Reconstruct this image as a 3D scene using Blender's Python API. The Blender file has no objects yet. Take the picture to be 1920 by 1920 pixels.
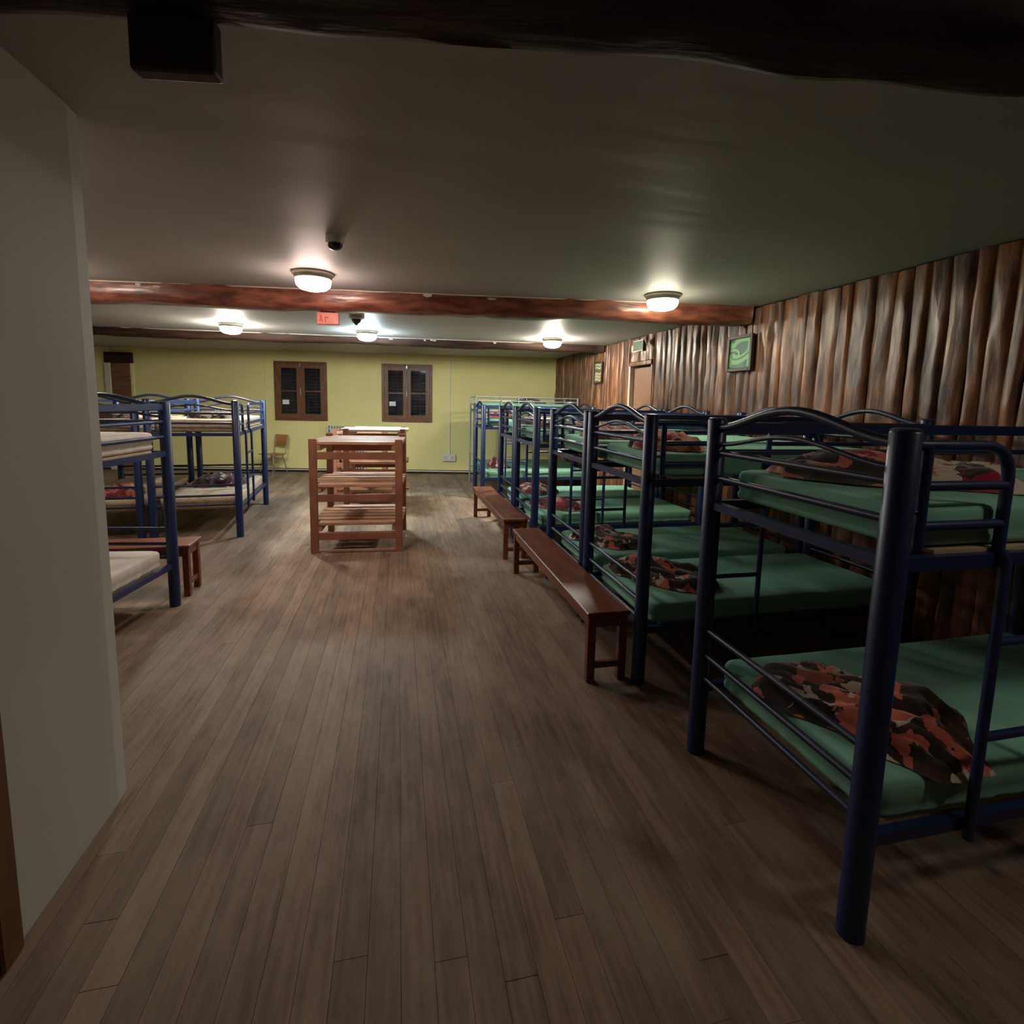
import bpy, bmesh, math, random
from mathutils import Vector, Matrix, noise

random.seed(7)
scene = bpy.context.scene
C = scene.collection
R = math.radians
PI = math.pi

# ------------------------------------------------------------------ camera
cam_data = bpy.data.cameras.new('camera')
cam = bpy.data.objects.new('camera', cam_data); C.objects.link(cam)
cam_data.sensor_width = 36.0; cam_data.sensor_fit = 'HORIZONTAL'
cam_data.lens = 18.0
cam_data.shift_x = 0.0
cam_data.shift_y = -(960 - 868.63) / 1920.0
cam_data.clip_start = 0.02
CAM_H = 1.70
def cam_axes(y, p, r):
    cy, sy, cp, sp = math.cos(y), math.sin(y), math.cos(p), math.sin(p)
    F = Vector((sy*cp, cy*cp, -sp)); Rt = Vector((cy, -sy, 0)); D = F.cross(Rt)
    cr, sr = math.cos(r), math.sin(r)
    return Rt*cr + D*sr, D*cr - Rt*sr, F
_r, _d, _f = cam_axes(R(12.5729), R(6.8207), R(-1.2387))
m = Matrix(((_r.x, -_d.x, -_f.x), (_r.y, -_d.y, -_f.y), (_r.z, -_d.z, -_f.z))).to_4x4()
m.translation = (0, 0, CAM_H)
cam.matrix_world = m
scene.camera = cam

# ------------------------------------------------------------------ world, exposure
world = bpy.data.worlds.new('night'); scene.world = world
world.use_nodes = True
world.node_tree.nodes['Background'].inputs[0].default_value = (0.012, 0.016, 0.028, 1)
world.node_tree.nodes['Background'].inputs[1].default_value = 0.5
vs = scene.view_settings
vs.view_transform = 'Standard'; vs.look = 'None'; vs.gamma = 1.0; vs.use_curve_mapping = False
vs.exposure = -0.12
LAMP = 62.0            # radiance of the glass bowls of the ceiling lamps
try:
    scene.cycles.use_denoising = True
    scene.cycles.max_bounces = 6
    scene.cycles.diffuse_bounces = 3
    scene.cycles.glossy_bounces = 2
    scene.cycles.use_light_tree = False
    scene.cycles.sample_clamp_indirect = 4.0
except Exception:
    pass

# ------------------------------------------------------------------ materials
def mat(name, col, rough=0.6, spec=0.5, var=0.0, nscale=6.0, stretch=(1, 1, 1), bump=0.0, col2=None,
        objrand=0.0, coords='Object', metallic=0.0, detail=5.0, coat=0.0, band=(0.35, 0.7), rvar=0.0):
    mt = bpy.data.materials.new(name); mt.use_nodes = True
    nt = mt.node_tree; n = nt.nodes; l = nt.links
    b = n['Principled BSDF']
    b.inputs['Roughness'].default_value = rough
    b.inputs['Specular IOR Level'].default_value = spec
    b.inputs['Metallic'].default_value = metallic
    b.inputs['Coat Weight'].default_value = coat
    b.inputs['Coat Roughness'].default_value = 0.15
    b.inputs['Base Color'].default_value = (*col, 1)
    if var == 0 and bump == 0 and col2 is None and objrand == 0:
        return mt
    tc = n.new('ShaderNodeTexCoord'); mp = n.new('ShaderNodeMapping')
    mp.inputs['Scale'].default_value = stretch
    l.new(tc.outputs[coords], mp.inputs['Vector'])
    info = n.new('ShaderNodeObjectInfo')
    vec = mp.outputs['Vector']
    if objrand > 0:
        add = n.new('ShaderNodeVectorMath'); add.operation = 'ADD'
        mul = n.new('ShaderNodeVectorMath'); mul.operation = 'SCALE'
        comb = n.new('ShaderNodeCombineXYZ')
        l.new(info.outputs['Random'], comb.inputs[0]); l.new(info.outputs['Random'], comb.inputs[1]); l.new(info.outputs['Random'], comb.inputs[2])
        l.new(comb.outputs[0], mul.inputs[0]); mul.inputs['Scale'].default_value = 57.0
        l.new(mp.outputs['Vector'], add.inputs[0]); l.new(mul.outputs[0], add.inputs[1])
        vec = add.outputs[0]
    ns = n.new('ShaderNodeTexNoise'); ns.inputs['Scale'].default_value = nscale; ns.inputs['Detail'].default_value = detail
    l.new(vec, ns.inputs['Vector'])
    rp = n.new('ShaderNodeValToRGB')
    rp.color_ramp.elements[0].position = band[0]; rp.color_ramp.elements[1].position = band[1]
    c2 = col2 if col2 else tuple(c*(1-var) for c in col)
    rp.color_ramp.elements[0].color = (*c2, 1); rp.color_ramp.elements[1].color = (*col, 1)
    l.new(ns.outputs['Fac'], rp.inputs['Fac'])
    out = rp.outputs['Color']
    if objrand > 0:
        hsv = n.new('ShaderNodeHueSaturation')
        mr = n.new('ShaderNodeMapRange'); mr.inputs['To Min'].default_value = 1 - objrand; mr.inputs['To Max'].default_value = 1 + objrand*0.8
        l.new(info.outputs['Random'], mr.inputs['Value']); l.new(mr.outputs[0], hsv.inputs['Value'])
        l.new(out, hsv.inputs['Color']); out = hsv.outputs['Color']
    l.new(out, b.inputs['Base Color'])
    if rvar > 0:
        m2 = n.new('ShaderNodeMapRange'); m2.inputs['To Min'].default_value = rough + rvar; m2.inputs['To Max'].default_value = rough - rvar
        l.new(ns.outputs['Fac'], m2.inputs['Value']); l.new(m2.outputs[0], b.inputs['Roughness'])
    if bump > 0:
        bp = n.new('ShaderNodeBump'); bp.inputs['Strength'].default_value = bump; bp.inputs['Distance'].default_value = 0.02
        l.new(ns.outputs['Fac'], bp.inputs['Height']); l.new(bp.outputs[0], b.inputs['Normal'])
    return mt

def emit(name, col, strength):
    mt = bpy.data.materials.new(name); mt.use_nodes = True
    b = mt.node_tree.nodes['Principled BSDF']
    b.inputs['Base Color'].default_value = (0.9, 0.9, 0.9, 1)
    b.inputs['Emission Color'].default_value = (*col, 1)
    b.inputs['Emission Strength'].default_value = strength
    return mt

def floor_material():
    mt = bpy.data.materials.new('worn_floorboards'); mt.use_nodes = True
    nt = mt.node_tree; n = nt.nodes; l = nt.links; b = n['Principled BSDF']
    geo = n.new('ShaderNodeNewGeometry'); info = n.new('ShaderNodeObjectInfo')
    mp = n.new('ShaderNodeMapping'); mp.inputs['Scale'].default_value = (14, 0.9, 1)
    l.new(geo.outputs['Position'], mp.inputs['Vector'])
    grain = n.new('ShaderNodeTexNoise'); grain.inputs['Scale'].default_value = 3.0; grain.inputs['Detail'].default_value = 8
    l.new(mp.outputs[0], grain.inputs['Vector'])
    mp2 = n.new('ShaderNodeMapping'); mp2.inputs['Scale'].default_value = (2.2, 0.8, 1)
    l.new(geo.outputs['Position'], mp2.inputs['Vector'])
    wear = n.new('ShaderNodeTexNoise'); wear.inputs['Scale'].default_value = 1.3; wear.inputs['Detail'].default_value = 7; wear.inputs['Roughness'].default_value = 0.7
    l.new(mp2.outputs[0], wear.inputs['Vector'])
    r1 = n.new('ShaderNodeValToRGB')
    e = r1.color_ramp.elements
    e[0].position = 0.28; e[0].color = (0.120, 0.080, 0.055, 1)
    e[1].position = 0.72; e[1].color = (0.245, 0.166, 0.116, 1)
    l.new(grain.outputs['Fac'], r1.inputs['Fac'])
    r2 = n.new('ShaderNodeValToRGB'); e = r2.color_ramp.elements
    e[0].position = 0.40; e[0].color = (0, 0, 0, 1); e[1].position = 0.70; e[1].color = (1, 1, 1, 1)
    l.new(wear.outputs['Fac'], r2.inputs['Fac'])
    mix = n.new('ShaderNodeMix'); mix.data_type = 'RGBA'
    l.new(r2.outputs['Color'], mix.inputs['Factor'])
    l.new(r1.outputs['Color'], mix.inputs['A']); mix.inputs['B'].default_value = (0.38, 0.280, 0.208, 1)
    mf = n.new('ShaderNodeMath'); mf.operation = 'MULTIPLY'; mf.inputs[1].default_value = 0.7
    l.new(r2.outputs['Color'], mf.inputs[0]); l.new(mf.outputs[0], mix.inputs['Factor'])
    hsv = n.new('ShaderNodeHueSaturation')
    mr = n.new('ShaderNodeMapRange'); mr.inputs['To Min'].default_value = 0.80; mr.inputs['To Max'].default_value = 1.16
    l.new(info.outputs['Random'], mr.inputs['Value']); l.new(mr.outputs[0], hsv.inputs['Value'])
    l.new(mix.outputs['Result'], hsv.inputs['Color']); l.new(hsv.outputs[0], b.inputs['Base Color'])
    b.inputs['Roughness'].default_value = 0.62
    b.inputs['Specular IOR Level'].default_value = 0.2
    bp = n.new('ShaderNodeBump'); bp.inputs['Strength'].default_value = 0.25; bp.inputs['Distance'].default_value = 0.004
    l.new(grain.outputs['Fac'], bp.inputs['Height']); l.new(bp.outputs[0], b.inputs['Normal'])
    return mt

def blanket_material(name, c_dark, c_a, c_b, c_c, scale=13.0):
    mt = bpy.data.materials.new(name); mt.use_nodes = True
    nt = mt.node_tree; n = nt.nodes; l = nt.links; b = n['Principled BSDF']
    tc = n.new('ShaderNodeTexCoord'); info = n.new('ShaderNodeObjectInfo')
    ns = n.new('ShaderNodeTexNoise'); ns.inputs['Scale'].default_value = 9.0; ns.inputs['Detail'].default_value = 5
    sc_ = n.new('ShaderNodeVectorMath'); sc_.operation = 'SCALE'; sc_.inputs['Scale'].default_value = 0.22
    ad = n.new('ShaderNodeVectorMath'); ad.operation = 'ADD'
    comb = n.new('ShaderNodeCombineXYZ'); mu = n.new('ShaderNodeMath'); mu.operation = 'MULTIPLY'; mu.inputs[1].default_value = 23.0
    l.new(info.outputs['Random'], mu.inputs[0]); l.new(mu.outputs[0], comb.inputs[0]); l.new(mu.outputs[0], comb.inputs[1])
    ad0 = n.new('ShaderNodeVectorMath'); ad0.operation = 'ADD'
    l.new(tc.outputs['Object'], ad0.inputs[0]); l.new(comb.outputs[0], ad0.inputs[1])
    l.new(ad0.outputs[0], ns.inputs['Vector']); l.new(ns.outputs['Color'], sc_.inputs[0])
    l.new(ad0.outputs[0], ad.inputs[0]); l.new(sc_.outputs[0], ad.inputs[1])
    vo = n.new('ShaderNodeTexVoronoi'); vo.inputs['Scale'].default_value = scale
    l.new(ad.outputs[0], vo.inputs['Vector'])
    sep = n.new('ShaderNodeSeparateColor'); l.new(vo.outputs['Color'], sep.inputs[0])
    rp = n.new('ShaderNodeValToRGB'); rp.color_ramp.interpolation = 'CONSTANT'
    e = rp.color_ramp.elements
    e[0].position = 0.0; e[0].color = (*c_dark, 1); e[1].position = 0.45; e[1].color = (*c_a, 1)
    x = e.new(0.68); x.color = (*c_b, 1); y = e.new(0.86); y.color = (*c_c, 1)
    l.new(sep.outputs[0], rp.inputs['Fac']); l.new(rp.outputs[0], b.inputs['Base Color'])
    b.inputs['Roughness'].default_value = 0.95; b.inputs['Specular IOR Level'].default_value = 0.1
    b.inputs['Sheen Weight'].default_value = 0.3
    return mt

M = {}
M['blue'] = mat('blue_painted_steel', (0.008, 0.022, 0.088), rough=0.36, spec=0.5)
M['navy'] = mat('dark_navy_steel', (0.008, 0.015, 0.050), rough=0.40, spec=0.45)
M['cap'] = mat('grey_plastic_cap', (0.05, 0.06, 0.09), rough=0.35)
M['grey_steel'] = mat('pale_grey_steel', (0.42, 0.45, 0.48), rough=0.35, metallic=0.5)
M['ply'] = mat('bare_plywood', (0.50, 0.38, 0.24), rough=0.75, var=0.3, nscale=4, stretch=(2, 20, 20))
M['green'] = mat('green_cotton_sheet', (0.210, 0.440, 0.330), rough=0.85, spec=0.2, var=0.10, nscale=3, bump=0.3, stretch=(3, 1, 1), detail=3)
M['white_sheet'] = mat('white_cotton_sheet', (0.62, 0.58, 0.52), rough=0.85, spec=0.2, var=0.12, nscale=4, bump=0.35, stretch=(3, 1, 1))
M['ticking'] = mat('beige_mattress_ticking', (0.58, 0.46, 0.34), rough=0.85, spec=0.2, col2=(0.40, 0.29, 0.20), nscale=16, band=(0.3, 0.5))
M['blanket_brown'] = blanket_material('brown_salmon_blanket', (0.030, 0.017, 0.013), (0.50, 0.125, 0.085), (0.055, 0.028, 0.020), (0.52, 0.42, 0.34))
M['blanket_bright'] = blanket_material('cream_coral_blanket', (0.56, 0.16, 0.11), (0.50, 0.42, 0.34), (0.040, 0.020, 0.016), (0.30, 0.012, 0.040), 8)
M['blanket_red'] = blanket_material('red_pink_blanket', (0.16, 0.020, 0.030), (0.48, 0.12, 0.10), (0.05, 0.018, 0.018), (0.50, 0.34, 0.28), 11)
M['blanket_dark'] = blanket_material('dark_plum_blanket', (0.045, 0.018, 0.022), (0.10, 0.03, 0.035), (0.03, 0.015, 0.015), (0.42, 0.33, 0.26), 13)
M['bench'] = mat('red_brown_varnish', (0.235, 0.062, 0.028), rough=0.38, spec=0.5, var=0.5, nscale=3, stretch=(10, 1, 6), bump=0.05)
M['pine'] = mat('orange_pine', (0.52, 0.300, 0.200), rough=0.55, spec=0.4, col2=(0.36, 0.185, 0.115), nscale=4, stretch=(1, 1, 1), objrand=0.16, detail=7)
M['rack_post'] = mat('reddish_rack_timber', (0.36, 0.150, 0.095), rough=0.5, spec=0.4, col2=(0.23, 0.085, 0.052), nscale=4, objrand=0.14, detail=6)
M['pale_board'] = mat('pale_scrubbed_board', (0.72, 0.60, 0.42), rough=0.6, var=0.2, nscale=4, stretch=(8, 1, 1))
M['floor'] = floor_material()
M['subfloor'] = mat('dark_floor_gap', (0.060, 0.040, 0.028), rough=0.9)
M['yellow'] = mat('yellow_wall_paint', (0.84, 0.745, 0.340), rough=0.8, spec=0.25, var=0.08, nscale=1.2, detail=2)
M['plaster'] = mat('off_white_plaster', (0.56, 0.54, 0.49), rough=0.75, spec=0.3, var=0.08, nscale=1.5, bump=0.15, detail=3)
M['ceiling'] = mat('painted_ceiling', (0.42, 0.41, 0.385), rough=0.56, spec=0.30, var=0.06, nscale=0.9, bump=0.6, stretch=(0.5, 2.4, 1), detail=3)
M['slab'] = mat('varnished_log_slab', (0.260, 0.106, 0.045), rough=0.38, spec=0.5, col2=(0.050, 0.021, 0.012), nscale=2.6, stretch=(5, 5, 1.1), objrand=0.45, bump=0.6, detail=5, band=(0.36, 0.64), rvar=0.22)
M['slab_back'] = mat('dark_wall_backing', (0.020, 0.012, 0.008), rough=0.9)
M['beam'] = mat('varnished_log_beam', (0.300, 0.100, 0.060), rough=0.34, spec=0.5, col2=(0.085, 0.024, 0.014), nscale=3.5, stretch=(1.4, 5, 5), bump=0.6, detail=7, coat=0.2, rvar=0.12)
M['beam_dark'] = mat('dark_log_beam', (0.055, 0.024, 0.015), rough=0.65, spec=0.25, col2=(0.018, 0.008, 0.006), nscale=3.0, stretch=(1.0, 5, 5), bump=0.6, detail=7)
M['chip'] = mat('bare_chipped_wood', (0.60, 0.52, 0.44), rough=0.8)
M['window_wood'] = mat('brown_window_wood', (0.215, 0.082, 0.036), rough=0.42, var=0.45, nscale=4, stretch=(6, 6, 1), objrand=0.1)
M['shutter'] = mat('dark_shutter_wood', (0.100, 0.060, 0.040), rough=0.7, var=0.3, nscale=5)
M['brass'] = mat('bright_latch_metal', (0.75, 0.72, 0.65), rough=0.25, metallic=0.7)
M['paper'] = mat('white_paper', (0.80, 0.80, 0.78), rough=0.9)
M['door_wood'] = mat('flat_brown_door', (0.245, 0.118, 0.070), rough=0.5, var=0.15, nscale=3)
M['trim_light'] = mat('pale_door_trim', (0.72, 0.60, 0.48), rough=0.45)
M['casing'] = mat('orange_brown_casing', (0.17, 0.065, 0.020), rough=0.45, var=0.35, nscale=4, stretch=(8, 8, 1))
M['plank_panel'] = mat('brown_panel_board', (0.300, 0.135, 0.060), rough=0.5, col2=(0.17, 0.07, 0.035), nscale=3, stretch=(1, 1, 8), objrand=0.15)
M['white_plastic'] = mat('white_plastic', (0.72, 0.70, 0.62), rough=0.4)
M['lamp_base'] = mat('cream_lamp_base', (0.62, 0.55, 0.44), rough=0.4)
M['black'] = mat('black_rubber', (0.012, 0.012, 0.012), rough=0.6)
M['dark_glass_lens'] = mat('smoked_detector_lens', (0.035, 0.028, 0.022), rough=0.2)
M['radiator'] = mat('grey_radiator_paint', (0.60, 0.61, 0.58), rough=0.4)
M['chair_wood'] = mat('orange_chair_plywood', (0.46, 0.22, 0.075), rough=0.4, var=0.2, nscale=4)
M['steel'] = mat('dull_steel_tube', (0.28, 0.28, 0.26), rough=0.35, metallic=0.6)
M['sign_red'] = mat('red_painted_wood', (0.55, 0.155, 0.115), rough=0.5, var=0.25, nscale=9)
M['sign_mark'] = mat('faded_maroon_paint', (0.27, 0.070, 0.060), rough=0.6)
M['sign_dark'] = mat('dark_wood_and_backlit_sign', (0.045, 0.022, 0.018), rough=0.55, var=0.25, nscale=9)  # on the near sign the dark tone is backlit shade put into the colour
M['frame_dark'] = mat('dark_picture_frame', (0.035, 0.016, 0.010), rough=0.4)
M['art_dark'] = mat('art_dark_green', (0.012, 0.085, 0.042), rough=0.4)
M['art_teal'] = mat('art_teal_green', (0.035, 0.150, 0.105), rough=0.4)
M['art_light'] = mat('art_light_green', (0.160, 0.400, 0.120), rough=0.4)
M['art_olive'] = mat('art_olive', (0.085, 0.100, 0.040), rough=0.5)
M['art_cream'] = mat('art_cream', (0.42, 0.38, 0.25), rough=0.5)
M['art_line'] = mat('art_line_dark', (0.010, 0.040, 0.015), rough=0.4)
M['sign_green'] = mat('faded_green_sign', (0.16, 0.22, 0.14), rough=0.4, var=0.5, nscale=30)

def pane_material():
    mt = bpy.data.materials.new('night_window_glass'); mt.use_nodes = True
    nt = mt.node_tree; n = nt.nodes; l = nt.links
    for x in list(n): n.remove(x)
    out = n.new('ShaderNodeOutputMaterial'); mix = n.new('ShaderNodeMixShader')
    tr = n.new('ShaderNodeBsdfTransparent'); tr.inputs[0].default_value = (0.75, 0.80, 0.82, 1)
    gl = n.new('ShaderNodeBsdfGlossy'); gl.inputs['Roughness'].default_value = 0.03
    fr = n.new('ShaderNodeFresnel'); fr.inputs[0].default_value = 1.6
    l.new(fr.outputs[0], mix.inputs[0]); l.new(tr.outputs[0], mix.inputs[1]); l.new(gl.outputs[0], mix.inputs[2])
    l.new(mix.outputs[0], out.inputs[0])
    return mt
M['pane'] = pane_material()

# ------------------------------------------------------------------ helpers
def tagp(o, label=None, cat=None, group=None, kind=None):
    if label: o['label'] = label
    if cat: o['category'] = cat
    if group: o['group'] = group
    if kind: o['kind'] = kind
    return o

def link(name, me, material=None, parent=None, loc=(0, 0, 0), rot=(0, 0, 0)):
    o = bpy.data.objects.new(name, me); C.objects.link(o)
    if material is not None and me is not None and not me.materials:
        me.materials.append(material)
    o.location = loc; o.rotation_euler = rot
    if parent is not None: o.parent = parent
    return o

def empty(name, loc=(0, 0, 0), rz=0.0, parent=None):
    o = bpy.data.objects.new(name, None); C.objects.link(o)
    o.location = loc; o.rotation_euler = (0, 0, rz); o.empty_display_size = 0.1
    if parent is not None: o.parent = parent
    return o

def mesh_from(name, verts, faces, smooth=False, sharp=None):
    me = bpy.data.meshes.new(name); me.from_pydata([tuple(v) for v in verts], [], faces); me.update()
    if smooth:
        for p in me.polygons: p.use_smooth = True
        if sharp is not None:
            me.set_sharp_from_angle(angle=R(sharp))
    return me

def box_vf(lo, hi):
    x0, y0, z0 = lo; x1, y1, z1 = hi
    v = [(x0, y0, z0), (x1, y0, z0), (x1, y1, z0), (x0, y1, z0), (x0, y0, z1), (x1, y0, z1), (x1, y1, z1), (x0, y1, z1)]
    f = [(0, 3, 2, 1), (4, 5, 6, 7), (0, 1, 5, 4), (1, 2, 6, 5), (2, 3, 7, 6), (3, 0, 4, 7)]
    return v, f

def boxes(name, bl):
    V, F = [], []
    for lo, hi in bl:
        v, f = box_vf(lo, hi); k = len(V); V += v; F += [tuple(i + k for i in q) for q in f]
    return mesh_from(name, V, F)

def bevbox(name, lo, hi, bev=0.006, seg=1):
    bm = bmesh.new()
    v, f = box_vf(lo, hi)
    vs_ = [bm.verts.new(p) for p in v]
    for q in f: bm.faces.new([vs_[i] for i in q])
    bmesh.ops.bevel(bm, geom=list(bm.edges), offset=bev, segments=seg, affect='EDGES', profile=0.5)
    me = bpy.data.meshes.new(name); bm.to_mesh(me); bm.free()
    return me

def tube_vf(pts, r, n=10, caps=True):
    pts = [Vector(p) for p in pts]
    rr = r if isinstance(r, (list, tuple)) else [r]*len(pts)
    V, F = [], []
    t0 = (pts[1] - pts[0]).normalized()
    ref = Vector((0, 0, 1)) if abs(t0.z) < 0.9 else Vector((1, 0, 0))
    a = t0.cross(ref).normalized()
    for i, p in enumerate(pts):
        if i == 0: t = pts[1] - pts[0]
        elif i == len(pts) - 1: t = pts[-1] - pts[-2]
        else: t = (pts[i+1] - pts[i]).normalized() + (pts[i] - pts[i-1]).normalized()
        t.normalize()
        a = (a - t*a.dot(t)).normalized(); b = t.cross(a)
        for k in range(n):
            an = 2*PI*k/n
            V.append(p + (a*math.cos(an) + b*math.sin(an))*rr[i])
    for i in range(len(pts) - 1):
        for k in range(n):
            k2 = (k + 1) % n
            F.append((i*n + k, i*n + k2, (i+1)*n + k2, (i+1)*n + k))
    if caps:
        F.append(tuple(range(n - 1, -1, -1))); F.append(tuple((len(pts) - 1)*n + k for k in range(n)))
    return V, F

def tube(name, pts, r, n=10):
    V, F = tube_vf(pts, r, n); return mesh_from(name, V, F, True, 50)

def tubes(name, lst, n=10):
    V, F = [], []
    for pts, r in lst:
        v, f = tube_vf(pts, r, n); k = len(V); V += v; F += [tuple(i + k for i in q) for q in f]
    return mesh_from(name, V, F, True, 50)

def lathe(name, prof, n=28, smooth=True, sharp=40):
    V, F = [], []
    for r, z in prof:
        for k in range(n):
            an = 2*PI*k/n; V.append((r*math.cos(an), r*math.sin(an), z))
    for i in range(len(prof) - 1):
        for k in range(n):
            k2 = (k+1) % n; F.append((i*n+k, i*n+k2, (i+1)*n+k2, (i+1)*n+k))
    F.append(tuple(range(n-1, -1, -1))); F.append(tuple((len(prof)-1)*n+k for k in range(n)))
    return mesh_from(name, V, F, smooth, sharp)

def struct(o): o['kind'] = 'structure'; return o

# ------------------------------------------------------------------ room shell
CEIL = 2.72
WALLX = 3.60
BW_A = math.atan2(-0.161, 0.987)             # the far wall runs skew to the aisle
BW_O = Vector((-2.78, 12.543, 0))            # a point on the far wall
BW_U = Vector((math.cos(BW_A), math.sin(BW_A), 0)); BW_N = Vector((-BW_U.y, BW_U.x, 0))
def bw(u, d=0.0, z=0.0): return BW_O + BW_U*u + BW_N*d + Vector((0, 0, z))

floor_o = struct(link('floor', boxes('floor', [((-7.6, -2.6, -0.12), (3.75, 13.6, -0.022))]), M['subfloor']))
plank_me = bevbox('floor_plank', (0, 0, -0.022), (1, 1, 0.0), 0.0)
plank_me = boxes('floor_plank', [((0, 0, -0.022), (1, 1, 0.0))])
plank_me.materials.append(M['floor'])
PW = 0.1
x = -3.4; col = 0
while x < WALLX - 0.001:
    w = min(PW, WALLX - x)
    cuts = [-2.5]
    y = -2.5 + random.uniform(2.2, 4.6)
    while y < 12.2:
        cuts.append(y); y += random.uniform(3.3, 5.6)
    cuts.append(12.9 - (x + 3.4)*0.16)
    for a, b in zip(cuts[:-1], cuts[1:]):
        o = link('floor_plank', plank_me, None, floor_o, (x + 0.0007, a + 0.0007, random.uniform(-0.0012, 0.0)))
        o.scale = (w - 0.0014, b - a - 0.0014, 1)
    x += PW; col += 1
left_floor = link('floor_boarding', boxes('floor_boarding', [((-7.6, 2.0, -0.022), (-3.4, 13.5, 0.0))]), M['floor'], floor_o)

struct(link('ceiling', boxes('ceiling', [((-7.6, -2.6, CEIL), (3.75, 13.6, CEIL + 0.12))]), M['ceiling']))

# near left wall block with softly rounded corner, door casing further back
def wall_left_mesh():
    # plan outline of the block, counter-clockwise
    pts = [(-7.6, 2.356), (-7.6, 2.12), (-1.354, 2.12), (-1.354, 1.68), (-1.154, 1.68)]
    pts += [(-1.150, 2.258), (-1.158, 2.340), (-1.164, 2.352), (-1.176, 2.356)]
    V, F = [], []
    n = len(pts)
    for z in (0, CEIL):
        for p in pts: V.append((p[0], p[1], z))
    for i in range(n):
        j = (i+1) % n; F.append((i, j, n+j, n+i))
    F.append(tuple(range(n-1, -1, -1))); F.append(tuple(range(n, 2*n)))
    return mesh_from('wall_left', V, F)
wl = struct(link('wall_left', wall_left_mesh(), M['plaster']))
wl2 = struct(link('wall_entry', boxes('wall_entry', [((-1.354, -2.6, 0), (-1.154, 0.66, CEIL)), ((-1.354, 0.66, 2.1), (-1.154, 1.68, CEIL))]), M['plaster']))
d1 = struct(empty('door_1', (-1.154, 0.66, 0)))
link('door_casing', bevbox('door_casing', (-0.20, 0.93, 0), (0.022, 1.018, 2.1), 0.006), M['casing'], d1)
link('door_casing', bevbox('door_casing', (-0.20, 0.0, 0), (0.022, 0.088, 2.1), 0.006), M['casing'], d1)
link('door_casing', bevbox('door_casing', (-0.20, 0.088, 2.02), (0.022, 0.93, 2.1), 0.006), M['casing'], d1)
link('door_leaf', bevbox('door_leaf', (-0.16, 0.092, 0.005), (-0.12, 0.926, 2.015), 0.003), M['sign_dark'], d1)
struct(link('wall_front', boxes('wall_front', [((-7.6, -2.7, 0), (3.75, -2.6, CEIL))]), M['door_wood']))
struct(link('wall_far_left', boxes('wall_far_left', [((-7.7, 2.1, 0), (-7.6, 13.6, CEIL))]), M['plaster']))

# far wall, yellow, with two window openings (local x along the wall)
WIN = [(0.06, 1.225, 1.18, 2.50), (2.445, 3.585, 1.19, 2.50)]
wb = struct(empty('wall_back', BW_O, BW_A))
segs = []
xs = [-4.9, WIN[0][0], WIN[0][1], WIN[1][0], WIN[1][1], 6.48]
for i in (0, 2, 4): segs.append(((xs[i], 0, 0), (xs[i+1], 0.22, CEIL)))
for w in WIN: segs += [((w[0], 0, 0), (w[1], 0.22, w[2])), ((w[0], 0, w[3]), (w[1], 0.22, CEIL))]
link('wall_face', boxes('wall_back', segs), M['yellow'], wb)
link('baseboard', boxes('baseboard', [((-4.9, -0.018, 0.0), (6.35, 0.0, 0.085))]), M['black'], wb)
tp = empty('heating_pipe', bw(-4.6, -0.035, 0.0), BW_A)
link('pipe', tube('pipe', [(0, 0, 0.058), (10.9, 0, 0.058)], 0.013, 8), M['trim_light'], tp)
for k in range(8):
    link('pipe_clip', boxes('pipe_clip', [((k*1.45 + 0.2, -0.016, 0.0), (k*1.45 + 0.225, 0.016, 0.047))]), M['black'], tp)
tagp(tp, 'pale heating pipe running along the foot of the yellow wall', 'pipe')

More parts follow.
